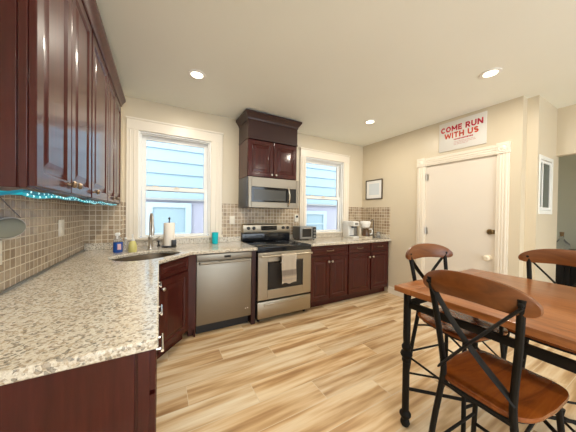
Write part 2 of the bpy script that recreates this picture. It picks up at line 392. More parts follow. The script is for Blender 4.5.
# ---------------------------------------------------------------- windows
def rect_frame(mb, x0, x1, z0, z1, y0, y1, wx, wz0, wz1):
    mb.box(x0, x0+wx, y0, y1, z0, z1); mb.box(x1-wx, x1, y0, y1, z0, z1)
    mb.box(x0+wx, x1-wx, y0, y1, z0, z0+wz0); mb.box(x0+wx, x1-wx, y0, y1, z1-wz1, z1)
def sash_window(name, ox, outer, label, rosette):
    x0, x1 = ox
    w = thing(name, label, 'window', ((x0+x1)/2, 0, WZ0), kind='structure')
    a, c, zt = outer
    m = MB()
    m.box(a, x0+.004, -.022, -.001, 1.004, WZ1); m.box(x1-.004, c, -.022, -.001, 1.004, WZ1)
    m.box(a-.0, c+.0, -.024, -.001, WZ1-.004, zt)
    m.box(a-.008, c+.008, -.034, -.001, zt-.022, zt)
    for q in (a+.028, a+.07): m.box(q, q+.012, -.027, -.02, 1.03, WZ1-.01)
    for q in (c-.04, c-.082): m.box(q, q+.012, -.027, -.02, 1.03, WZ1-.01)
    m.build('casing', M['trim'], w, bevel=.003)
    j = MB()   # jamb liner
    t = .02
    j.box(x0, x0+t, 0, .14, WZ0, WZ1).box(x1-t, x1, 0, .14, WZ0, WZ1).box(x0+t, x1-t, 0, .14, WZ1-t, WZ1).box(x0+t, x1-t, 0, .14, WZ0, WZ0+.0035)
    j.box(x0+t, x0+t+.014, .03, .05, WZ0+t, WZ1-t).box(x1-t-.014, x1-t, .03, .05, WZ0+t, WZ1-t).box(x0+t+.014, x1-t-.014, .03, .05, WZ1-t-.014, WZ1-t)
    j.build('jamb', M['vinyl'], w, bevel=.002)
    zm = 1.600
    up = MB(); rect_frame(up, x0+t, x1-t, zm-.030, WZ1-t, .092, .122, .060, .050, .055)
    u = up.build('upper_sash', M['vinyl'], w, bevel=.004)
    MB().box(x0+t+.054, x1-t-.054, .105, .109, zm+.02, WZ1-t-.04).build('pane', M['glass'], u)
    lo = MB(); rect_frame(lo, x0+t+.016, x1-t-.016, WZ0+.004, zm+.024, .052, .084, .042, .030, .050)
    l = lo.build('lower_sash', M['vinyl'], w, bevel=.004)
    MB().box(x0+t+.053, x1-t-.053, .065, .069, WZ0+.03, zm-.015).build('pane', M['glass'], l)
    lk = MB().box((x0+x1)/2-.03, (x0+x1)/2+.03, .040, .056, zm+.004, zm+.016).lathe([(.012, 0), (.012, .012), (.006, .016)], ((x0+x1)/2, .048, zm+.016), 12)
    for q in (.22, .78): lk.box(x0+(x1-x0)*q-.03, x0+(x1-x0)*q+.03, .050, .060, zm+.022, zm+.03)
    lk.build('sash_lock', M['beige'], l)
    s = MB().box(a-.01, c+.01, -.05, .0, .985, 1.006); s.build('stool', M['trim'], w, bevel=.005)
    return w
sash_window('window_1', W1, (.339, 1.411, 2.388), 'white double-hung sash window above the sink', True)
sash_window('window_2', W2, (2.654, 3.714, 2.388), 'white double-hung sash window above the toaster oven', True)
w3 = thing('window_3', 'small white-framed window in the pale passage wall', 'window', ((PW[0]+PW[1])/2, PY, PW[2]), kind='structure')
m = MB(); rect_frame(m, PW[0]-.02, PW[1]+.02, PW[2]-.035, PW[3]+.035, PY-.012, PY-.001, .028, .042, .042)
m.build('casing', M['hallwhite'], w3, bevel=.003)
m = MB(); rect_frame(m, PW[0]+.01, PW[1]-.01, PW[2]+.01, PW[3]-.01, PY-.004, PY+.025, .022, .03, .03)
m.box(PW[0]+.11, PW[0]+.128, PY-.004, PY+.025, PW[2]+.04, PW[3]-.04)
m.build('sash', M['vinyl'], w3, bevel=.003)
MB().box(PW[0]+.03, PW[1]-.03, PY+.008, PY+.012, PW[2]+.03, PW[3]-.03).build('pane', M['darkpane'], w3)

# ---------------------------------------------------------------- door on the right wall
d = thing('door_1', 'white flat-panel door with deadbolt and carved corner-block casing', 'door', (XR, (DY0+DY1)/2, 0), kind='structure')
MB().box(XR+.012, XR+.05, DY0+.006, DY1-.006, .008, DZ-.006).build('slab', M['doorpaint'], d, bevel=.002)
m = MB(); cw = .112
for y0, y1 in ((DY1, DY1+cw), (DY0-cw, DY0)):
    m.box(XR-.018, XR-.001, y0, y1, 0, DZ)
    for k in (.018, .045, .072): m.box(XR-.024, XR-.016, y0+k, y0+k+.016, .16, DZ-.005)
    m.box(XR-.026, XR-.001, y0-.003, y1+.003, 0, .15)
m.box(XR-.018, XR-.001, DY0, DY1, DZ, DZ+.112)
for k in (.018, .045, .072): m.box(XR-.024, XR-.016, DY0+.004, DY1-.004, DZ+k, DZ+k+.016)
m.build('casing', M['trim'], d, bevel=.003)
for y0 in (DY1-.004, DY0-cw-.004):
    q = MB().box(XR-.030, XR-.001, y0, y0+cw+.008, DZ-.002, DZ+.122)
    q.lathe([(.046, -.001), (.046, .004), (.040, .007), (.034, .003), (.030, .003), (.022, .007), (.012, .010), (.002, .011)], (0, 0, 0), 28, T(XR-.030, y0+cw/2+.004, DZ+.06) @ RY(-PI/2))
    q.build('corner_block', M['trim'], d)
MB().box(XR-.001, XR+.03, DY1-.006, DY1-.0005, .01, DZ).box(XR-.001, XR+.03, DY0+.0005, DY0+.006, .01, DZ).box(XR-.001, XR+.03, DY0+.006, DY1-.006, DZ-.006, DZ-.0005).build('jamb', M['trim'], d)
for z in (.25, 1.05, 1.83): MB().lathe([(.007, 0), (.007, .09)], (XR-.002, DY1-.012, z), 10).box(XR+.006, XR+.014, DY1-.04, DY1-.012, z, z+.09).build('hinge', M['nickel'], d)
MB().lathe([(.032, 0), (.032, .012), (.024, .02)], (0, 0, 0), 20, T(XR+.012, -1.975, 1.135) @ RY(-PI/2)).box(XR-.012, XR-.004, -1.980, -1.970, 1.115, 1.155).box(XR+.006, XR+.013, -2.02, -1.95, 1.11, 1.16).build('deadbolt', M['brass'], d)
MB().lathe([(.034, 0), (.034, .008), (.014, .014), (.014, .04), (.03, .05), (.034, .068), (.022, .08)], (0, 0, 0), 20, T(XR+.012, -1.965, .825) @ RY(-PI/2)).build('door_knob', M['beige'], d)

# ---------------------------------------------------------------- outside
nh = thing('neighbor_house', 'pale blue clapboard house close outside the two sash windows', 'house', (2.5, 2.35, -1.0))
m = MB(); z = 1.60; k = 0; ch = .26
while z < 6.0:
    m.prism([(0, 0), (.034, 0), (.006, ch), (0, ch)], -4, 10, Matrix(((0, 0, 1, 0), (-1, 0, 0, 2.35), (0, 1, 0, z), (0, 0, 0, 1)))); z += ch
m.box(-4, 10, 2.35, 2.55, 1.60, 6.0)
m.build('siding', M['siding'], nh)
MB().box(-4, 10, 2.36, 2.56, -1.0, 1.60).build('lower_wall', M['lavender'], nh)
MB().box(-4, 10, 2.29, 2.36, 1.565, 1.605).build('drip_trim', M['ground'], nh)
for x0, x1, z0, z1 in ((.55, 1.17, .30, 1.41), (4.35, 4.95, .75, 1.30)):
    f = MB(); rect_frame(f, x0-.12, x1+.12, z0-.12, z1+.10, 2.31, 2.359, .12, .12, .10)
    f.box(x0, x1, 2.32, 2.35, (z0+z1)/2-.02, (z0+z1)/2+.02)
    fo = f.build('window_frame', M['outtrim'], nh)
    MB().box(x0, x1, 2.335, 2.358, z0, z1).build('blind', M['outblind'], fo)
tag(MB().box(-8, 14, .16, 12, -1.1, -1.0).build('ground', M['ground']), 'gravel strip outside between the houses', 'ground', kind='structure')

# ---------------------------------------------------------------- cabinet helpers
DOOR = [(0, 0), (0, .016), (.003, .019), (.052, .019), (.058, .013), (.062, .009), (.070, .009), (.098, .017), (.100, .018)]
DRAW = [(0, 0), (0, .016), (.003, .019), (.026, .019), (.031, .012), (.036, .012), (.048, .017)]
def knob(mb, p, n, r=.015):
    n = Vector(n); q = n.to_track_quat('Z', 'Y').to_matrix().to_4x4()
    return mb.lathe([(.007, -.002), (.006, .012), (r, .018), (r*1.05, .024), (r*.7, .031), (r*.2, .033)], (0, 0, 0), 16, T(*p) @ q)
def pull(mb, p, along, n, L=.10):
    p, along, n = Vector(p), Vector(along), Vector(n)
    pts = [p-along*L/2-n*.001]
    for k in range(9):
        t = k/8; pts.append(p+along*(L*(t-.5))+n*(.026*(math.sin(PI*(.12+.76*t)))+.002))
    pts.append(p+along*L/2-n*.001)
    mb.tube(pts, .005, 8)
    for s in (-1, 1): mb.lathe([(.009, -.001), (.009, .004), (.005, .006)], (0, 0, 0), 10, T(*(p+along*s*L/2)) @ n.to_track_quat('Z', 'Y').to_matrix().to_4x4())
    return mb
def front(parent, name, o, ux, nrm, w, h, rings, m=None, label=None):
    x = MB().panel(o, ux, (0, 0, 1), nrm, w, h, rings).build(name, m or M['cherry'], parent, smooth=20)
    if label: x['label'] = label
    return x

# ---------------------------------------------------------------- base cabinets, long run on the left (fronts face +x)
CT = .879   # cabinet top
def left_base(y0, y1, label, near_end=False):
    t = thing('base_cabinet', label, 'cabinet', (.3, (y0+y1)/2, 0), group='base cabinets under the long counter')
    b = MB().box(.004, .642, y0, y1, .10, CT-.001)
    b.box(.004, .55, y0+.002, y1, 0, .10)
    if near_end: b.box(.612, .645, y0-.012, y0, .0, CT-.001); b.box(.02, .605, y0-.006, y0, .0, CT-.001)
    b.build('body', M['cherry'], t, bevel=.002)
    n = (1, 0, 0); w = y1-y0-.02
    f = front(t, 'drawer', (.643, y0+.01, .735), (0, 1, 0), n, w, .13, DRAW)
    yc = (y0+y1)/2+.005; MB().tube([(.682, yc-.065, .80), (.682, yc+.065, .80)], .0055, 8).tube([(.660, yc-.045, .80), (.682, yc-.045, .80)], .005, 8).tube([(.660, yc+.045, .80), (.682, yc+.045, .80)], .005, 8).build('pull', M['chrome'], f)
    f = front(t, 'door', (.643, y0+.01, .12), (0, 1, 0), n, w, .60, DOOR)
    return t
left_base(-2.335, -1.985, 'cherry base cabinet with wide end panel at the open end of the long counter', True)
left_base(-1.983, -1.640, 'narrow cherry base cabinet in the middle of the long counter run')
left_base(-1.638, -1.005, 'cherry base cabinet between the middle unit and the diagonal sink cabinet')
# diagonal sink cabinet
A, B = Vector((.648, -.978, 0)), Vector((.930, -.640, 0))
ux = (B-A).normalized(); nr = Vector((ux.y, -ux.x, 0))
t = thing('sink_base_cabinet', 'diagonal cherry sink cabinet in the corner with one raised-panel door', 'cabinet', (.55, -.55, 0))
L_ = (B-A).length
Mx = Matrix(((ux.x, nr.x, 0, A.x), (ux.y, nr.y, 0, A.y), (0, 0, 1, 0), (0, 0, 0, 1)))
b = MB().box(0, L_, -.022, 0, .10, CT-.001, mtx=Mx)
b.box(.004, .642, -1.001, -.985, .0, CT-.001).box(.925, 1.008, -.632, -.610, .10, CT-.001).box(.992, 1.008, -.61, -.012, 0, CT-.001).box(.94, 1.008, -.56, -.54, 0, .1)
b.box(-.02, L_+.02, -.09, -.07, 0, .10, mtx=Mx)
b.build('body', M['cherry'], t, bevel=.002)
front(t, 'false_drawer', A+ux*.02+Vector((0, 0, .745))+nr*.001, ux, nr, L_-.04, .12, DRAW)
f = front(t, 'door', A+ux*.02+Vector((0, 0, .115))+nr*.001, ux, nr, L_-.04, .61, DOOR)
knob(MB(), A+ux*.05+Vector((0, 0, .655))+nr*.019, nr, .016).build('knob', M['nickel'], f)

# right-hand base cabinets (fronts face -y)
FYc = -.608
def right_base(x0, x1, doors, drawers, label, knobs):
    t = thing('base_cabinet', label, 'cabinet', ((x0+x1)/2, -.3, 0), group='base cabinets under the window right of the range')
    b = MB().box(x0, x1, FYc, -.010, .10, CT-.001).box(x0, x1, FYc+.065, -.010, 0, .10)
    b.build('body', M['cherry'], t, bevel=.002)
    n = (0, -1, 0)
    for (a, c) in drawers:
        f = front(t, 'drawer', (c, FYc-.001, .738), (-1, 0, 0), n, c-a, .128, DRAW)
        pull(MB(), ((a+c)/2, FYc-.018, .80), (1, 0, 0), n, .11).build('pull', M['bronze'], f)
    for (a, c), kx in zip(doors, knobs):
        f = front(t, 'door', (c, FYc-.001, .115), (-1, 0, 0), n, c-a, .605, DOOR)
        knob(MB(), (kx, FYc-.019, .645), n, .016).build('knob', M['nickel'], f)
    return t
right_base(2.447, 3.140, [(2.462, 2.790), (2.798, 3.128)], [(2.462, 3.128)], 'cherry base cabinet with one wide drawer right beside the range', (2.762, 2.826))
right_base(3.142, 4.072, [(3.155, 3.613), (3.635, 4.050)], [(3.155, 3.613), (3.635, 4.050)], 'cherry base cabinet with two drawers against the right wall', (3.583, 3.665))
# end panel between dishwasher and range
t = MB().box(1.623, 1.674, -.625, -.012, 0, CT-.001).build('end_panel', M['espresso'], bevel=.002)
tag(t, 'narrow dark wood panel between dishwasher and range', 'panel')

# ---------------------------------------------------------------- countertops
def counter(name, outer, hole, label):
    bm = bmesh.new(); es = []
    def loop(pts):
        vs = [bm.verts.new((x, y, .914)) for x, y in pts]
        return [bm.edges.new((vs[i], vs[(i+1) % len(vs)])) for i in range(len(vs))]
    es += loop(outer)
    if hole: es += loop(hole)
    bmesh.ops.triangle_fill(bm, use_beauty=True, use_dissolve=False, edges=es)
    r = bmesh.ops.extrude_face_region(bm, geom=bm.faces[:])
    for v in [g for g in r['geom'] if isinstance(g, bmesh.types.BMVert)]: v.co.z -= .034
    x = MB(); x.bm.free(); x.bm = bm
    return tag(x.build(name, M['granite'], bevel=.007), label, 'countertop')
SKC = Vector((.572, -.685)); SKA = math.radians(37); SA, SB = .282, .215
def sink_pt(k, a, b, n=48):
    th = 2*PI*k/n; p = 2/2.6
    x = a*math.copysign(abs(math.cos(th))**p, math.cos(th)); y = b*math.copysign(abs(math.sin(th))**p, math.sin(th))
    return (SKC.x+x*math.cos(SKA)-y*math.sin(SKA), SKC.y+x*math.sin(SKA)+y*math.cos(SKA))
hole = [sink_pt(k, SA, SB) for k in range(48)]
cnt = counter('countertop', [(.009, -2.356), (.669, -2.356), (.669, -1.02), (.955, -.672), (1.676, -.672), (1.676, -.009), (.311, -.009), (.311, -.149), (.009, -.149)], hole,
        'long L-shaped speckled granite countertop running to the corner sink')
counter('countertop', [(2.446, -.668), (4.068, -.668), (4.068, -.009), (2.446, -.009)], None, 'short speckled granite countertop between range and right wall')
def upstand(label, *boxes):
    m = MB()
    for q in boxes: m.box(*q)
    tag(m.build('granite_upstand', M['granite'], bevel=.003), label, 'backsplash')
upstand('low granite upstand below the sink window and around the boxed corner', (.312, 1.676, -.030, -.009, .9145, .984), (.312, .332, -.149, -.031, .9145, .984), (.010, .332, -.170, -.150, .9145, .984))
upstand('low granite upstand below the right window and along the right wall', (2.47, 4.045, -.030, -.009, .9145, .984), (4.046, 4.066, -.640, -.009, .9145, .984))
tag(MB().box(.009, .019, -2.36, -.172, .9142, .926).build('counter_bead', M['silver']), 'thin grey sealing bead where the long counter meets the tile', 'trim')

# sink
t = thing('sink', 'undermount stainless oval sink in the granite corner', 'sink', (SKC.x, SKC.y, .70))
bm = bmesh.new(); rings = []
for a, b_, z in ((SA+.02, SB+.02, .879), (SA+.001, SB+.001, .879), (SA-.004, SB-.004, .86), (SA-.02, SB-.02, .74), (SA-.06, SB-.06, .715), (.04, .04, .708)):
    rings.append([bm.verts.new((*sink_pt(k, a, b_), z)) for k in range(48)])
for a, b_ in zip(rings, rings[1:]):
    for i in range(48): bm.faces.new((a[i], a[(i+1) % 48], b_[(i+1) % 48], b_[i]))
bm.faces.new(rings[-1])
x = MB(); x.bm.free(); x.bm = bm
x.build('basin', M['sink'], t)
MB().lathe([(.038, 0), (.036, .004), (.02, .002), (.018, -.002)], (SKC.x, SKC.y, .709), 20).build('drain', M['chrome'], t)
# faucet
fx, fy = .585, -.26
t = thing('faucet', 'tall brushed gooseneck faucet behind the sink', 'faucet', (fx, fy, .914))
MB().lathe([(.030, 0), (.030, .008), (.022, .016), (.020, .10), (.023, .105), (.023, .125), (.018, .13)], (fx, fy, .9145), 20).build('body', M['nickel'], t)
pts = [(fx, fy, 1.04), (fx, fy, 1.18)]
for k in range(1, 9):
    a = PI*k/9; pts.append((fx+.012*(1-math.cos(a)), fy-.075*(1-math.cos(a)), 1.18+.115*math.sin(a)))
pts.append((fx+.024, fy-.15, 1.17))
MB().tube(pts, .0115, 12).build('spout', M['nickel'], t)
MB().lathe([(.012, 0), (.017, -.02), (.019, -.06), (.016, -.10), (.011, -.105)], (fx+.024, fy-.15, 1.175), 16).build('spray_head', M['nickel'], t)
MB().tube([(fx+.02, fy, 1.0), (fx+.05, fy-.005, 1.01), (fx+.095, fy-.01, 1.045)], [.008, .007, .006], 10).build('handle', M['nickel'], t)
t = thing('soap_pump', 'short dark soap pump by the faucet below the window', 'soap dispenser', (.665, -.11, .914))
MB().lathe([(.018, 0), (.018, .006), (.010, .012), (.009, .05), (.013, .052), (.013, .066)], (.665, -.11, .9145), 14).tube([(.665, -.11, .975), (.67, -.15, .978), (.671, -.165, .966)], .006, 8).build('pump', M['blackplastic'], t)

# ---------------------------------------------------------------- dishwasher
x0, x1 = 1.013, 1.619
t = thing('dishwasher', 'stainless dishwasher with bar handle under the granite counter', 'dishwasher', ((x0+x1)/2, -.3, 0))
MB().box(x0+.003, x1-.003, -.585, -.012, .10, CT-.003).build('body', M['greyside'], t)
MB().box(x0, x1, -.625, -.586, .115, .790, .006).build('door', M['steel'], t)
cp = MB().box(x0, x1, -.632, -.586, .793, .868, .006).build('control_panel', M['steel'], t)
MB().box(1.30, 1.372, -.6345, -.6315, .820, .845).build('display', M['black'], cp)
h = MB().tube([(x0+.03, -.63, .775), (x0+.03, -.662, .777), (x1-.03, -.662, .777), (x1-.03, -.63, .775)], .010, 10).box(1.245, 1.42, -.665, -.632, .768, .792, .004)
h.build('handle', M['steel'], t)
MB().box(x0+.01, x1-.01, -.55, -.53, .0, .113).build('toe_kick', M['blackplastic'], t)
MB().box(1.545, 1.558, -.6275, -.6245, .205, .215).box(1.570, 1.583, -.6275, -.6245, .207, .217).build('badge', M['white'], t)

# ---------------------------------------------------------------- range
x0, x1 = 1.682, 2.440
t = thing('range', 'freestanding stainless electric range with black glass cooktop', 'stove', ((x0+x1)/2, -.34, 0))
MB().box(x0+.004, x1-.004, -.62, -.012, .05, .893).build('body', M['blackplastic'], t)
for xx in (x0+.05, x1-.05):
    for yy in (-.58, -.08): MB().lathe([(.018, 0), (.018, .05)], (xx, yy, 0), 10).build('foot', M['blackplastic'], t)
ck = MB().box(x0, x1, -.668, -.07, .894, .912, .005).box(x0, x1, -.662, -.63, .850, .894).build('cooktop', M['black'], t)
for (bx, by, br) in ((1.88, -.50, .105), (2.24, -.50, .085), (1.88, -.22, .08), (2.24, -.22, .10)):
    r = MB(); n = 40
    for r0 in (br, br*.6): r.lathe([(r0, 0), (r0, .0006), (r0-.003, .0006), (r0-.003, 0)], (bx, by, .9122), n, cap=False)
    r.build('burner_ring', M['greyside'], ck)
bgd = MB().box(x0, x1, -.075, -.013, .912, 1.04, .004).build('backguard', M['black'], t)
prof = [(0, 0), (-.070, .0), (-.085, .03), (-.072, .125), (-.045, .143), (0, .143)]
pn = MB().prism([(y, z) for y, z in prof], x0+.004, x1-.004, Matrix(((0, 0, 1, 0), (1, 0, 0, -.013), (0, 1, 0, 1.020), (0, 0, 0, 1)))).build('control_panel', M['rangesteel'], t, bevel=.004)
MB().box(1.955, 2.205, -.1045, -.094, 1.068, 1.132).build('display', M['black'], pn)
for kx in (1.765, 1.845, 2.315, 2.392):
    MB().lathe([(.024, -.006), (.023, .014), (.018, .02), (.010, .021)], (0, 0, 0), 18, T(kx, -.092, 1.10) @ RX(PI/2-.17)).build('knob', M['blackplastic'], pn)
od = MB(); rect_frame(od, x0+.003, x1-.003, .278, .845, -.668, -.622, .125, .115, .115)
od = od.build('oven_door', M['rangesteel'], t, bevel=.004)
MB().box(x0+.12, x1-.12, -.664, -.65, .385, .738).build('oven_window', M['ovenglass'], od)
w_ = MB(); rect_frame(w_, x0+.122, x1-.122, .387, .736, -.6665, -.6645, .022, .022, .022); w_.build('window_border', M['black'], od)
hd = MB().tube([(x0+.02, -.715, .808), (x1-.02, -.715, .808)], .0135, 12)
for xx in (x0+.05, x1-.05): hd.tube([(xx, -.665, .808), (xx, -.715, .808)], .010, 10)
hd.build('oven_handle', M['rangesteel'], od)
dr = MB().box(x0+.003, x1-.003, -.668, -.622, .060, .258, .006).box(x0+.08, x1-.08, -.682, -.667, .205, .232, .006).build('storage_drawer', M['rangesteel'], t)
MB().box(x0+.02, x1-.02, -.60, -.02, .258, .276).build('drawer_gap', M['blackplastic'], t)
# towel on the oven handle
bm = bmesh.new(); nx, nz = 14, 30
def towel_path(s):
    r = .018
    if s < .10: return (-.715+r, .81-.10+s)
    if s < .10+PI*r:
        a = (s-.10)/r; return (-.715+r*math.cos(a), .81+r*math.sin(a))
    return (-.715-r, .81-(s-.10-PI*r))
Lt = .10+PI*.018+.345; grid = []
for j in range(nz+1):
    row = []
    for i in range(nx+1):
        y, z = towel_path(Lt*j/nz); f = i/nx
        amp = .006*max(0, (j/nz-.3))
        row.append(bm.verts.new((1.965+.205*f+.006*math.sin(j*.3)*(j/nz), y-amp*(1+math.sin(f*17)), z+(.008*math.sin(f*9) if j > nz-2 else 0))))
    grid.append(row)
for j in range(nz):
    for i in range(nx): bm.faces.new((grid[j][i], grid[j][i+1], grid[j+1][i+1], grid[j+1][i]))
bmesh.ops.solidify(bm, geom=bm.faces[:], thickness=.004)
x = MB(); x.bm.free(); x.bm = bm
tag(x.build('dish_towel', M['towel'], smooth=60), 'beige and grey striped towel hanging on the oven handle', 'towel')

# ---------------------------------------------------------------- microwave and the cabinet above it
x0, x1, yf = 1.640, 2.395, -.395
t = thing('microwave', 'stainless over-the-range microwave with curved handle', 'microwave', ((x0+x1)/2, -.2, 1.386))
MB().box(x0, x1, yf+.03, -.010, 1.388, 1.782, .004).build('body', M['greyside'], t)
fr = MB(); rect_frame(fr, x0+.012, x1, 1.388, 1.782, yf, yf+.029, .04, .075, .125)
fr = fr.build('front', M['steel'], t, bevel=.004)
MB().box(x0+.051, x1-.16, yf+.004, yf+.028, 1.462, 1.658).build('window_border', M['black'], fr)
MB().box(x0+.085, x1-.205, yf+.0015, yf+.0045, 1.484, 1.625).build('window', M['mwglass'], fr)
MB().box(x1-.159, x1-.039, yf+.003, yf+.028, 1.462, 1.658).build('keypad', M['black'], fr)
hp = [(2.225, yf+.004, 1.415)]
for k in range(9): hp.append((2.225, yf-.014-.030*math.sin(PI*k/8), 1.425+.235*k/8))
hp.append((2.225, yf+.004, 1.672))
MB().tube(hp, .011, 10).build('handle', M['chrome'], fr)
t = thing('upper_cabinet', 'two-door cherry cabinet with tall dark crown box above the microwave', 'cabinet', ((x0+x1)/2, -.2, 1.784), group='wall cabinets')
cx0, cx1 = 1.640, 2.362
MB().box(cx0, cx1, -.372, -.010, 1.785, 2.262).build('body', M['cherry'], t, bevel=.002)
fw_ = (cx1-cx0)/2
for k, kx in ((0, cx0+fw_-.032), (1, cx0+fw_+.032)):
    f = front(t, 'door', (cx0+fw_*(k+1)-.004, -.373, 1.792), (-1, 0, 0), (0, -1, 0), fw_-.008, .462, DOOR)
    knob(MB(), (kx, -.391, 1.825), (0, -1, 0), .014).build('knob', M['nickel'], f)
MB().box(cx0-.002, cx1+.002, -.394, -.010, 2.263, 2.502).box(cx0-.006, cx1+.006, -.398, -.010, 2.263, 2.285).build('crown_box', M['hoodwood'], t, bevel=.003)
def crown(mb, pts_fn, prof):
    loops = []
    for off, z in prof: loops.append([mb.bm.verts.new((x, y, z)) for x, y in pts_fn(off)])
    for a, b_ in zip(loops, loops[1:]):
        for i in range(len(a)-1): mb.bm.faces.new((a[i], a[i+1], b_[i+1], b_[i]))
    return loops
m = MB()
prof = [(.0, 2.500), (.006, 2.503), (.008, 2.52), (.018, 2.535), (.032, 2.556), (.042, 2.572), (.046, 2.576), (.046, 2.598)]
lp = crown(m, lambda o: [(cx0-.002-o, -.010), (cx0-.002-o, -.394-o), (cx1+.002+o, -.394-o), (cx1+.002+o, -.010)], prof)
m.bm.faces.new(lp[-1]); m.bm.faces.new(list(reversed(lp[0])))
m.bm.faces.new([l[0] for l in lp]); m.bm.faces.new([l[-1] for l in reversed(lp)])
m.build('crown', M['hoodwood'], t, smooth=30)

# ---------------------------------------------------------------- upper cabinets on the left wall (fronts face +x)
ZB, ZT, XF = 1.391, 2.425, .287
KN = []
def left_upper(y0, y1, doors, knobs, label):
    t = thing('upper_cabinet', label, 'cabinet', (.14, (y0+y1)/2, ZB), group='wall cabinets')
    MB().box(.009, XF-.026, y0+.004, y1-.004, ZB, ZT).box(XF-.027, XF-.022, y0+.008, y1-.008, ZB+.003, ZT-.003).build('body', M['cherry'], t, bevel=.002)
    MB().box(XF-.0215, XF, y0, y1, ZB, ZT).build('face_frame', M['cherry'], t, bevel=.002)
    for (a, c), ky in zip(doors, knobs):
        f = front(t, 'door', (XF+.001, a, ZB+.006), (0, 1, 0), (1, 0, 0), c-a, ZT-ZB-.02, DOOR)
        knob(MB(), (XF+.019, ky, ZB+.045), (1, 0, 0), .015).build('knob', M['bronze'], f)
    return t
left_upper(-2.105, -1.378, [(-2.098, -1.748), (-1.742, -1.386)], (-1.785, -1.705), 'double-door cherry wall cabinet at the near end above the long counter')
left_upper(-1.372, -.872, [(-1.362, -.880)], (-1.325,), 'single-door cherry wall cabinet in the middle above the long counter')
left_upper(-.866, -.152, [(-.858, -.515), (-.509, -.165)], (-.55, -.472), 'double-door cherry wall cabinet next to the corner by the sink')
m = MB()
prof = [(.0, 2.4265), (.005, 2.431), (.007, 2.444), (.018, 2.462), (.032, 2.482), (.038, 2.488), (.040, 2.507)]
lp = crown(m, lambda o: [(.010, -2.105-o), (XF+.020+o, -2.105-o), (XF+.020+o, -.153)], prof)
for l, (o, z) in zip(lp, prof): l.append(m.bm.verts.new((.010, -.153, z)))
for a, b_ in zip(lp, lp[1:]):
    m.bm.faces.new((a[2], a[3], b_[3], b_[2])); m.bm.faces.new((a[3], a[0], b_[0], b_[3]))
m.bm.faces.new(lp[-1]); m.bm.faces.new(list(reversed(lp[0])))
tag(m.build('crown_molding', M['cherry'], smooth=30), 'dark cherry crown molding topping the wall cabinets above the long counter', 'molding')

# teal LED strip hanging below the cabinets
t = thing('led_strip_light', 'teal glowing LED strip drooping along the underside of the wall cabinets', 'strip light', (.28, -1.2, 1.37))
def strand(ph, amp, xo):
    pts = [(.02+.05*k, -2.112+.006*math.sin(k*2+ph), 1.366+.007*math.sin(k*1.7+ph)) for k in range(5)]
    n = 90
    for k in range(n+1):
        y = -2.10+1.78*k/n
        droop = amp*(.5+.3*math.sin(y*9.0+ph)+.2*math.sin(y*21.3+2*ph))*(1 if y < -.7 else .6)
        pts.append((XF-.005+xo+.008*math.sin(y*13+ph), y, 1.384-droop))
    return pts
s1, s2 = strand(0.4, .020, 0), strand(2.9, .013, -.014)
MB().tube(s1, .0062, 6).build('tape', M['tealglow'], t)
MB().tube(s2, .0062, 6).build('tape', M['tealtape'], t)
dm = MB()
for p in s1[::2]+s2[1::3]: dm.ball((p[0]+.004, p[1], p[2]), .0042, 6)
tag(dm.build('diodes', M['ledwhite'], t), kind='stuff')

# ---------------------------------------------------------------- small things on the counters
def bottle(name, label, cat, c, prof, m, cap=None, capm=None, group=None):
    t = thing(name, label, cat, (c[0], c[1], .9145), group=group)
    MB().lathe(prof, (c[0], c[1], .9145), 20).build('bottle', m, t)
    return t
c = (.318, -.415); z0 = .9145
t = thing('soap_bottle', 'blue detergent spray bottle with clear top in the counter corner', 'bottle', (*c, z0), group='bottles in the counter corner')
MB().lathe([(.036, 0), (.040, .006), (.040, .095), (.038, .10)], (*c, z0), 20).build('blue_base', M['blue'], t)
MB().lathe([(.038, .10), (.036, .12), (.022, .145), (.014, .155), (.014, .165)], (*c, z0), 20).build('clear_shoulder', M['clear'], t)
MB().box(c[0]-.018, c[0]+.018, c[1]-.05, c[1]+.02, z0+.165, z0+.192, .006).box(c[0]-.007, c[0]+.007, c[1]-.045, c[1]-.035, z0+.135, z0+.168).build('sprayer', M['white'], t)
MB().box(c[0]+.002, c[0]+.03, c[1]-.0425, c[1]-.036, z0+.03, z0+.085).build('label', M['pinklabel'], t)
c = (.378, -.385)
t = thing('soap_bottle', 'small clear plastic bottle right beside the blue spray bottle', 'bottle', (*c, z0), group='bottles in the counter corner')
MB().lathe([(.020, 0), (.022, .005), (.022, .09), (.010, .11), (.009, .125)], (*c, z0), 16).build('bottle', M['clear'], t)
MB().lathe([(.011, .125), (.011, .14)], (*c, z0), 14).build('cap', M['white'], t)
c = (.440, -.440)
t = thing('soap_bottle', 'pale yellow dish soap bottle with white pump by the sink rim', 'bottle', (*c, z0), group='bottles in the counter corner')
MB().lathe([(.034, 0), (.037, .006), (.036, .06), (.030, .09), (.016, .11)], (*c, z0), 20).build('bottle', M['yellow'], t)
MB().lathe([(.017, .11), (.017, .128), (.007, .13), (.006, .165)], (*c, z0), 14).box(c[0]-.008, c[0]+.008, c[1]-.035, c[1]+.01, z0+.162, z0+.174, .003).build('pump', M['white'], t)
c = (.770, -.215)
t = thing('paper_towel_holder', 'paper towel roll on a dark stand below the sink window', 'paper towel', (*c, z0))
MB().lathe([(.078, 0), (.078, .012), (.070, .016)], (*c, z0), 28).lathe([(.006, .016), (.006, .315), (.011, .318), (.011, .335), (.004, .34)], (*c, z0), 12).box(c[0]+.02, c[0]+.072, c[1]-.074, c[1]-.060, z0+.012, z0+.085, .004).build('stand', M['blackplastic'], t)
MB().lathe([(.020, .018), (.057, .018), (.058, .02), (.058, .274), (.057, .276), (.020, .276), (.020, .018)], (*c, z0), 28, cap=False).build('roll', M['paper'], t)
c = (1.300, -.135)
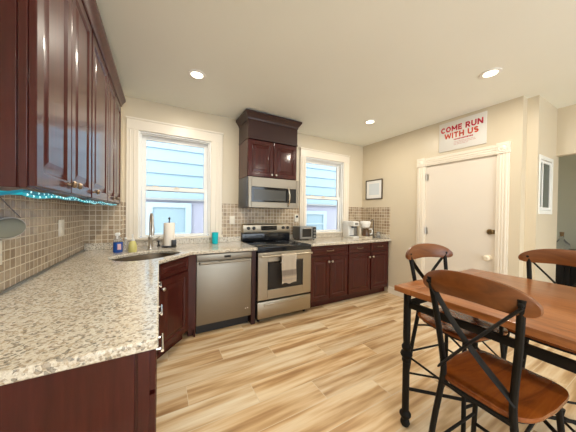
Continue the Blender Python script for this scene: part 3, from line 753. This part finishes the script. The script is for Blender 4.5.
t = MB().lathe([(.033, 0), (.036, .004), (.040, .095), (.041, .10), (.041, .145), (.036, .145), (.034, .03)], (*c, z0), 24).build('cup', M['teal'])
tag(t, 'turquoise tumbler on the granite at the right end of the sink window', 'cup')

# toaster oven
x0, x1, y0, y1 = 2.515, 2.815, -.265, -.035
t = thing('toaster_oven', 'small silver toaster oven with dark door beside the range', 'toaster oven', ((x0+x1)/2, (y0+y1)/2, z0))
MB().box(x0, x1, y0, y1, z0+.014, z0+.205, .010).build('body', M['silver'], t)
for xx in (x0+.03, x1-.03):
    for yy in (y0+.03, y1-.03): MB().lathe([(.012, 0), (.012, .015)], (xx, yy, z0), 10).build('foot', M['blackplastic'], t)
dd = MB(); rect_frame(dd, x0+.012, x1-.085, z0+.03, z0+.192, y0-.012, y0-.001, .018, .02, .02)
dd = dd.build('door', M['silver'], t, bevel=.002)
MB().box(x0+.029, x1-.102, y0-.010, y0-.002, z0+.049, z0+.173).build('glass', M['ovenglass'], dd)
MB().tube([(x0+.05, y0-.03, z0+.183), (x1-.12, y0-.03, z0+.183)], .006, 8).box(x0+.05, x0+.06, y0-.03, y0-.01, z0+.179, z0+.187).box(x1-.13, x1-.12, y0-.03, y0-.01, z0+.179, z0+.187).build('handle', M['chrome'], dd)
MB().box(x1-.08, x1-.012, y0-.004, y0-.0005, z0+.03, z0+.192).build('control_panel', M['blackplastic'], t)
for zz in (.06, .108, .156): MB().lathe([(.018, 0), (.017, .014), (.012, .018)], (0, 0, 0), 16, T(x1-.046, y0-.004, z0+zz) @ RX(PI/2)).build('knob', M['silver'], t)
# white single-serve coffee machine
x0, x1, y0, y1 = 3.535, 3.665, -.335, -.06
t = thing('coffee_machine', 'tall white single-cup coffee machine below the right window edge', 'coffee machine', ((x0+x1)/2, (y0+y1)/2, z0))
MB().box(x0, x1, y0+.12, y1, z0, z0+.285, .014).box(x0, x1, y0, y0+.14, z0+.20, z0+.285, .014).box(x0, x1, y0, y0+.14, z0, z0+.03, .008).build('body', M['white'], t)
MB().box(x0+.02, x1-.02, y0+.01, y0+.118, z0+.0305, z0+.038).build('drip_tray', M['greyside'], t)
MB().box(x0+.035, x0+.095, y0+.03, y0+.09, z0+.17, z0+.1995).build('spout', M['greyside'], t)
MB().box(x1+.001, x1+.07, y1-.16, y1-.01, z0, z0+.25, .012).build('water_tank', M['silver'], t)
MB().box(x0+.03, x1-.03, y0-.004, y0+.002, z0+.225, z0+.262).build('panel', M['silver'], t)
# drip coffee maker
cx, cy = 3.840, -.30
t = thing('coffee_maker', 'cream drip coffee maker with dark glass carafe by the right wall', 'coffee maker', (cx, cy, z0))
MB().box(cx-.085, cx+.085, cy-.10, cy+.11, z0, z0+.022, .008).box(cx-.075, cx+.075, cy+.045, cy+.11, z0+.02, z0+.21, .010).build('body', M['beige'], t)
MB().lathe([(.055, .175), (.070, .18), (.092, .235), (.094, .27), (.085, .285), (.03, .29)], (cx, cy, z0), 28).build('brew_basket', M['white'], t)
cf = MB().lathe([(.055, .024), (.066, .032), (.068, .07), (.058, .12), (.044, .145), (.046, .158)], (cx, cy-.02, z0), 28).build('carafe', M['coffee'], t)
MB().tube([(cx+.045, cy-.045, z0+.145), (cx+.095, cy-.055, z0+.15), (cx+.118, cy-.058, z0+.12), (cx+.112, cy-.057, z0+.07), (cx+.058, cy-.048, z0+.055)], .0115, 10).build('carafe_handle', M['white'], cf)
# black gooseneck cord / lamp by the wall
t = MB().tube([(4.015, -.33, .9145), (4.015, -.33, 1.0), (4.018, -.33, 1.15), (4.012, -.33, 1.205), (3.994, -.33, 1.234), (3.965, -.33, 1.226), (3.950, -.33, 1.185)], .006, 8).lathe([(.03, 0), (.03, .006), (.01, .012)], (4.012, -.33, .9147), 16).build('gooseneck_stand', M['blackplastic'])
tag(t, 'thin dark curved gooseneck standing by the coffee maker', 'stand')
# clear jar
t = thing('glass_jar', 'small clear jar between coffee maker and right wall', 'jar', (3.995, -.455, z0))
MB().lathe([(.030, 0), (.033, .004), (.033, .08), (.026, .09)], (3.995, -.455, z0), 18).build('jar', M['clear'], t)
MB().lathe([(.028, .09), (.028, .105)], (3.995, -.455, z0), 18).build('lid', M['silver'], t)

# outlets and switches
def wall_plate(label, c, axis, m, kind='outlet', w=.072, h=.116):
    x, y, z = c
    t = thing('wall_'+kind if kind != 'outlet' else 'power_outlet', label, kind, c)
    if axis == 'x':
        MB().box(x, x+.006, y-w/2, y+w/2, z-h/2, z+h/2, .002).build('cover_plate', m, t)
        for dz in (-.02, .02): MB().box(x+.006, x+.009, y-.017, y+.017, z+dz-.014, z+dz+.014, .001).build('socket', m, t)
    else:
        MB().box(x-w/2, x+w/2, y-.006, y, z-h/2, z+h/2, .002).build('cover_plate', m, t)
        for dz in (-.02, .02): MB().box(x-.017, x+.017, y-.009, y-.006, z+dz-.014, z+dz+.014, .001).build('socket', m, t)
wall_plate('white double outlet on the long tiled wall nearer the corner', (.0085, -.79, 1.182), 'x', M['plate'], w=.11, h=.125)
wall_plate('white outlet on the tiled wall below the hanging strainer', (.0085, -1.600, 1.112), 'x', M['plate'])
wall_plate('ivory outlet on the tiles between sink window and range', (1.555, -.0085, 1.215), 'y', M['plate'])
wall_plate('outlet with dark plug on the tiles right of the range', (2.600, -.0085, 1.245), 'y', M['plate'])
tag(MB().box(2.588, 2.612, -.042, -.0185, 1.252, 1.285, .004).build('power_plug', M['blackplastic']), 'black plug in the outlet right of the range', 'plug')

# hanging grey strainer
t = thing('hanging_strainer', 'grey oval mesh strainer hanging on the tiled wall under the cabinets', 'strainer', (.03, -1.55, 1.228))
MB().ball((.034, -1.56, 1.228), 1, 28, (.020, .155, .048)).build('mesh_bowl', M['greymesh'], t)
MB().tube([(.034, -1.56+.157*math.cos(2*PI*k/40), 1.228+.050*math.sin(2*PI*k/40)) for k in range(40)], .0035, 6, closed=True).build('rim', M['nickel'], t)
MB().tube([(.03, -1.44, 1.275), (.028, -1.52, 1.32), (.02, -1.62, 1.388)], .0022, 6).build('cord', M['greyside'], t)

# ---------------------------------------------------------------- right wall: picture and sign
y0, y1, za, zb = -.470, -.100, 1.596, 1.950
t = thing('picture_frame', 'small dark-framed print on the right wall above the coffee makers', 'picture', (XR, (y0+y1)/2, za))
m = MB(); fw2 = .017
m.box(XR-.022, XR-.001, y0, y0+fw2, za, zb).box(XR-.022, XR-.001, y1-fw2, y1, za, zb).box(XR-.022, XR-.001, y0+fw2, y1-fw2, za, za+fw2).box(XR-.022, XR-.001, y0+fw2, y1-fw2, zb-fw2, zb)
m.build('frame', M['frame'], t, bevel=.003)
MB().box(XR-.010, XR-.002, y0+fw2, y1-fw2, za+fw2, zb-fw2).build('mat_board', M['mat'], t)
MB().box(XR-.0115, XR-.0102, y0+.075, y1-.075, za+.08, zb-.07).build('print', M['print'], t)
SY0, SY1, SZ0, SZ1 = -1.925, -1.390, 2.190, 2.575
t = thing('sign_board', 'white sign reading COME RUN WITH US above the door casing', 'sign', (XR, (SY0+SY1)/2, SZ0))
MB().box(XR-.012, XR-.002, SY0, SY1, SZ0, SZ1, .001).build('board', M['signboard'], t)
def arc(cx, cy, rx, ry, a0, a1, n=10):
    return [(cx+rx*math.cos(math.radians(a0+(a1-a0)*k/n)), cy+ry*math.sin(math.radians(a0+(a1-a0)*k/n))) for k in range(n+1)]
B_ = .12   # half stroke width; letters drawn in a box 1 high
GLYPH = {
    'C': (.86, [arc(.47, .5, .35, .38, 42, 318, 16)]), 'O': (.94, [arc(.47, .5, .35, .38, 0, 360, 20)]),
    'M': (1.06, [[(.12, 0), (.12, 1)], [(.94, 0), (.94, 1)], [(.14, .90), (.53, .28)], [(.92, .90), (.53, .28)]]),
    'E': (.70, [[(.12, 0), (.12, 1)], [(.12, .88), (.68, .88)], [(.12, .5), (.62, .5)], [(.12, .12), (.68, .12)]]),
    'R': (.82, [[(.12, 0), (.12, 1)], [(.12, .88), (.42, .88)]+arc(.42, .66, .24, .22, 90, -90, 8)+[(.12, .44)], [(.42, .44), (.70, .02)]]),
    'U': (.88, [[(.12, 1), (.12, .40)]+arc(.44, .40, .32, .28, 180, 360, 10)+[(.76, 1)]]),
    'N': (.92, [[(.12, 0), (.12, 1)], [(.80, 0), (.80, 1)], [(.14, .92), (.78, .08)]]),
    'W': (1.24, [[(.08, 1), (.32, .06)], [(.32, .06), (.62, .88)], [(.62, .88), (.92, .06)], [(.92, .06), (1.16, 1)]]),
    'I': (.24, [[(.12, 0), (.12, 1)]]), 'T': (.78, [[(.0, .88), (.78, .88)], [(.39, 0), (.39, .9)]]),
    'H': (.86, [[(.12, 0), (.12, 1)], [(.74, 0), (.74, 1)], [(.12, .5), (.74, .5)]]),
    'S': (.76, [arc(.38, .69, .25, .20, 25, 270, 10)+arc(.38, .31, .25, .20, 90, -155, 10)]), ' ': (.34, [])}
def lettering(s, y_left, z, width, height, m, parent):
    tot = sum(GLYPH[c][0]+.13 for c in s)-.13; sc = width/tot; x = 0
    for c in s:
        w, strokes = GLYPH[c]; mb = MB()
        for st in strokes:
            cl = abs(st[0][0]-st[-1][0])+abs(st[0][1]-st[-1][1]) < 1e-6
            P = [Vector((p[0], p[1])) for p in st]; L, R = [], []
            for k, p in enumerate(P):
                a = P[k-1] if k else (P[-2] if cl else p); b_ = P[k+1] if k < len(P)-1 else (P[1] if cl else p)
                d1 = (p-a).normalized() if (p-a).length > 1e-6 else (b_-p).normalized()
                d2 = (b_-p).normalized() if (b_-p).length > 1e-6 else d1
                t = (d1+d2).normalized(); q = Vector((-t.y, t.x)); f = B_/max(.6, t.dot(d1)); L.append(p+q*f); R.append(p-q*f)
            for k in range(len(P)-1):
                quad = [L[k], R[k], R[k+1], L[k+1]]
                vs = []
                for dx in (-.0121, -.0130):
                    vs.append([mb.bm.verts.new((XR+dx, y_left-(x+v.x)*sc, z+v.y*height)) for v in quad])
                mb.bm.faces.new(vs[0]); mb.bm.faces.new(list(reversed(vs[1])))
                for e in range(4): mb.bm.faces.new((vs[0][e], vs[1][e], vs[1][(e+1) % 4], vs[0][(e+1) % 4]))
        x += w+.13
        if strokes: mb.build('letter', m, parent, smooth=0)
        else: mb.bm.free()
lettering('COME RUN', -1.414, 2.440, .478, .074, M['crimson'], t)
lettering('WITH US', -1.462, 2.350, .385, .074, M['vermilion'], t)
m = MB(); rnd = random.Random(3)
y = -1.575
while y > -1.79:
    w = rnd.uniform(.006, .018); m.box(XR-.0130, XR-.0122, y-w, y, 2.318, 2.334); y -= w+.004
m.build('small_print', M['crimson'], t)
m = MB()
for k in range(3):
    y = -1.575
    while y > (-1.81, -1.81, -1.72)[k]:
        w = rnd.uniform(.012, .035); m.box(XR-.0130, XR-.0122, y-w, y, 2.290-.018*k, 2.296-.018*k); y -= w+.006
m.build('small_print', M['rose'], t)

# ---------------------------------------------------------------- ceiling lights
labs = ['recessed downlight in the ceiling above the sink and dishwasher', 'recessed downlight in the ceiling nearest the right window corner', 'recessed downlight in the ceiling in front of the sign and door',
        'recessed downlight over the long counter by the near cabinets', 'unseen fill downlight added in the rear of the room on the counter side', 'unseen fill downlight added in the rear of the room on the door side']  # rear pair are fill lamps added out of view behind the camera
for (x, y), lab in zip(LAMPS, labs):
    t = thing('recessed_light', lab, 'ceiling light', (x, y, H), group='recessed ceiling lights')
    MB().lathe([(.052, -.004), (.056, -.008), (.078, -.005), (.080, 0), (.052, 0)], (x, y, H-.0005), 32, cap=False).build('trim_ring', M['vinyl'], t)
    MB().lathe([(.0515, -.006), (.0515, -.001)], (x, y, H-.0005), 32).build('diffuser', M['lamp'], t)
    L = area('downlight', (0, 0, -.012), (0, 0, 0), .10, .10, LAMP_W, LAMP_COL, shape='DISK'); L.parent = t

# ---------------------------------------------------------------- table
TX0, TX1, TY0, TY1, TZ = 1.968, 2.980, -3.265, -2.251, .875
tb = thing('dining_table', 'square honey-brown wood table on black turned iron legs', 'table', ((TX0+TX1)/2, (TY0+TY1)/2, 0))
m = MB(); n = 7; bw = .11
m.box(TX0, TX1, TY1-bw, TY1, TZ-.034, TZ, .004).box(TX0, TX1, TY0, TY0+bw, TZ-.034, TZ, .004)
m.box(TX0, TX1, TY0+bw+.0008, TY1-bw-.0008, TZ-.034, TZ, .002)
m.build('tabletop', M['tablewood'], tb)
zr = .765; ins = .055
m = MB()
for y in (TY0+ins, TY1-ins): m.box(TX0+ins, TX1-ins, y-.010, y+.010, zr-.018, zr+.018)
for x in (TX0+ins, TX1-ins): m.box(x-.010, x+.010, TY0+ins, TY1-ins, zr-.018, zr+.018)
for y in (TY0+ins, TY1-ins): m.box(TX0+ins, TX1-ins, y-.014, y+.014, TZ-.046, TZ-.0345)
for x in (TX0+ins, TX1-ins): m.box(x-.014, x+.014, TY0+ins, TY1-ins, TZ-.046, TZ-.0345)
for k in range(1, 4):
    f = k/4
    for y in (TY0+ins, TY1-ins): m.box(TX0+ins+(TX1-TX0-2*ins)*f-.006, TX0+ins+(TX1-TX0-2*ins)*f+.006, y-.006, y+.006, zr+.018, TZ-.046)
    for x in (TX0+ins, TX1-ins): m.box(x-.006, x+.006, TY0+ins+(TY1-TY0-2*ins)*f-.006, TY0+ins+(TY1-TY0-2*ins)*f+.006, zr+.018, TZ-.046)
m.build('apron_rail', M['iron'], tb)
legp = [(.012, 0), (.022, .006), (.028, .022), (.024, .040), (.016, .048), (.024, .054), (.033, .070), (.033, .080), (.022, .094), (.018, .10), (.020, .106), (.020, .40),
        (.024, .405), (.026, .418), (.021, .428), (.030, .438), (.035, .452), (.030, .466), (.021, .476), (.026, .486), (.028, .50), (.021, .512), (.019, .52), (.021, .56), (.021, .84)]
for x in (TX0+ins, TX1-ins):
    for y in (TY0+ins, TY1-ins): MB().lathe(legp, (x, y, 0), 20).build('leg', M['iron'], tb)
for z, r, a, c in ((.235, .010, (TX0+ins, TY1-ins), (TX1-ins, TY0+ins)), (.262, .010, (TX0+ins, TY0+ins), (TX1-ins, TY1-ins)), (.335, .006, (TX0+ins, TY1-ins), (TX1-ins, TY0+ins)), (.355, .006, (TX0+ins, TY0+ins), (TX1-ins, TY1-ins))):
    MB().tube([(*a, z), (*c, z)], r, 10).build('stretcher', M['iron'], tb)

# ---------------------------------------------------------------- chairs (local: sitter looks along +x)
SZ = .600
def chair_meshes(root):
    # seat: D-shaped board, slightly dished
    bm = bmesh.new(); n = 40; out = []
    for k in range(n):
        th = 2*PI*k/n; p = 2/5.5
        x = .205*math.copysign(abs(math.cos(th))**p, math.cos(th)); y = math.copysign(abs(math.sin(th))**p, math.sin(th))*(.180 if x > 0 else .180-.030*(x/-.205)**2)
        out.append((x, y))
    rings = []
    for f, z in ((.90, -.026), (.985, -.020), (1.0, -.010), (.99, -.002), (.96, 0), (.7, -.003), (.4, -.006), (.15, -.007)):
        rings.append([bm.verts.new((x*f, y*f, SZ+z)) for x, y in out])
    for a, b in zip(rings, rings[1:]):
        for i in range(n): bm.faces.new((a[i], a[(i+1) % n], b[(i+1) % n], b[i]))
    bm.faces.new(rings[0]); bm.faces.new(rings[-1])
    x = MB(); x.bm.free(); x.bm = bm; x.build('seat', M['seatwood'], root, smooth=50)
    def sm(p, n=5):
        P = [Vector(q) for q in p]; o = []
        for i in range(len(P)-1):
            p0, p1, p2, p3 = P[max(i-1, 0)], P[i], P[i+1], P[min(i+2, len(P)-1)]
            for k in range(n):
                t = k/n; o.append(.5*((2*p1)+(p2-p0)*t+(2*p0-5*p1+4*p2-p3)*t*t+(3*p1-p0-3*p2+p3)*t**3))
        return o+[P[-1]]
    BT = 1.040
    for s in (-1, 1):
        pts = sm([(-.238, s*.180, 0), (-.212, s*.150, .35), (-.195, s*.124, .57), (-.195, s*.122, .66), (-.217, s*.140, .86), (-.250, s*.155, BT)])
        MB().tube(pts, .0125, 10).build('back_leg', M['iron'], root)
        MB().tube([(.155, s*.140, SZ-.024), (.190, s*.178, 0)], .0115, 10).build('front_leg', M['iron'], root)
        # hoop brace below the seat
        hp = [(-.200, s*.133, .50)]+[(-.17+.34*k/8, s*(.138+.002*k), .50+.066*math.sin(PI*(k+.6)/9.2)) for k in range(9)]+[(.166, s*.147, .47)]
        MB().tube(hp, .006, 8).build('hoop_brace', M['iron'], root)
        MB().tube([(-.218, s*.160, .25), (.174, s*.161, .25)], .007, 8).build('side_stretcher', M['iron'], root)
    MB().tube([(.179, -.166, .19), (.179, .166, .19)], .0085, 8).build('foot_rail', M['iron'], root)
    MB().tube([(-.215, -.155, .30), (-.215, .155, .30)], .007, 8).build('back_stretcher', M['iron'], root)
    fr = []
    for k in range(36):
        x, y = out[int(k*n/36)]; fr.append((x*.86, y*.86, SZ-.034))
    MB().tube(fr, .0085, 8, closed=True).tube([(-.200, -.128, SZ-.034), (-.200, .128, SZ-.034)], .0085, 8).build('seat_frame', M['iron'], root)
    # curved X brace, flat bars
    def bar(a, c, off):
        pts = []
        for k in range(11):
            f = k/10; y = a[0]+(c[0]-a[0])*f; z = a[1]+(c[1]-a[1])*f
            xp = -.200-.050*max(0, (z-.66)/.38)-.034*math.sin(PI*f)
            pts.append((xp+off, y, z))
        return pts
    MB().tube(bar((-.160, 1.015), (.128, .640), -.006), (.021), 8, flat=.28).build('cross_brace', M['iron'], root)
    MB().tube(bar((.160, 1.015), (-.128, .640), .006), (.016), 8, flat=.28).build('cross_brace', M['iron'], root)
    # bent wood top rail: arched, rounded ends, on the sitter's side of the posts
    bm = bmesh.new(); nn = 28; R0, R1 = [], []
    W = .197; secs = []
    for k in range(nn+1):
        f = math.sin(PI/2*(-1+2*k/nn)); y = W*f
        e = math.sqrt(max(0, 1-abs(f)**4.5))
        zc = 1.014+.032*(1-f*f)-.004; hh = max(.004, (.047+.006*(1-f*f))*(.12+.88*e))
        xc = -.226-.045*(1-f*f)
        lean = -.16
        sec = []
        for (dx, dz) in ((.010, -1), (.012, -.85), (.012, .85), (.008, 1), (-.006, 1), (-.010, .85), (-.010, -.85), (-.006, -1)):
            sec.append(bm.verts.new((xc+dx+lean*dz*hh*.5, y, zc+dz*hh)))
        secs.append(sec)
    for a, b in zip(secs, secs[1:]):
        for i in range(8): bm.faces.new((a[i], a[(i+1) % 8], b[(i+1) % 8], b[i]))
    bm.faces.new(secs[0]); bm.faces.new(list(reversed(secs[-1])))
    x = MB(); x.bm.free(); x.bm = bm
    rail = x.build('top_rail', M['railwood'], root, smooth=40)
    for s in (-1, 1): MB().lathe([(.008, -.002), (.008, .002), (.004, .005)], (0, 0, 0), 12, T(-.232, s*.156, 1.022) @ RY(PI/2)).lathe([(.008, -.03), (.008, .002), (.004, .005)], (0, 0, 0), 12, T(-.262, s*.156, 1.022) @ RY(-PI/2)).build('rail_bolt', M['iron'], rail)
ch = thing('dining_chair', 'near chair with glossy amber wood seat and its back towards the camera', 'chair', (0, 0, 0), group='cross-back chairs around the table')
chair_meshes(ch)
ch2 = copy_tree(ch); ch2['label'] = 'cross-back chair tucked under the table end nearest the base cabinets and white door'
ch3 = copy_tree(ch); ch3['label'] = 'cross-back chair on the far side of the table in front of the opening'
ch.location = (1.990, -2.760, 0); ch.rotation_euler.z = math.radians(-3)
ch2.scale = (1, 1.17, 1); ch2.location = (2.462, -2.390, 0); ch2.rotation_euler.z = math.radians(-101)
ch3.scale = (1, 1.12, 1); ch3.location = (2.845, -2.735, 0); ch3.rotation_euler.z = math.radians(180)

# ---------------------------------------------------------------- next room
t = thing('sideboard', 'dark low sideboard seen through the opening', 'sideboard', (6.45, -2.25, 0))
MB().box(6.2, 6.7, -2.75, -1.75, .06, .76, .005).box(6.18, 6.72, -2.77, -1.73, .761, .79, .006).build('body', M['darkfurn'], t)
for y in (-2.74, -2.24):
    f = MB().panel((6.199, y+.47, .10), (0, -1, 0), (0, 0, 1), (-1, 0, 0), .45, .63, DOOR).build('door', M['darkfurn'], t)
    knob(MB(), (6.18, y+.25, .5), (-1, 0, 0), .015).build('knob', M['bronze'], f)
for x in (6.25, 6.65):
    for y in (-2.70, -1.80): MB().box(x-.02, x+.02, y-.02, y+.02, 0, .06).build('foot', M['darkfurn'], t)
t = thing('glass_decanter', 'clear round glass decanter with cork on the dark sideboard', 'decanter', (6.32, -2.10, .7905))
MB().lathe([(.05, 0), (.075, .01), (.095, .06), (.085, .11), (.04, .16), (.026, .19), (.026, .22), (.03, .225)], (6.32, -2.10, .7905), 24).build('flask', M['clear'], t)
MB().lathe([(.022, .2255), (.026, .29)], (6.32, -2.10, .7905), 14).build('stopper', M['cork'], t)
t = MB().lathe([(.05, 0), (.06, .008), (.13, .04), (.16, .075), (.165, .08), (.155, .078), (.12, .045), (.05, .016)], (6.36, -2.44, .7905), 28).build('bowl', M['bowl'])
tag(t, 'shallow pewter bowl on the dark sideboard in the next room', 'bowl')
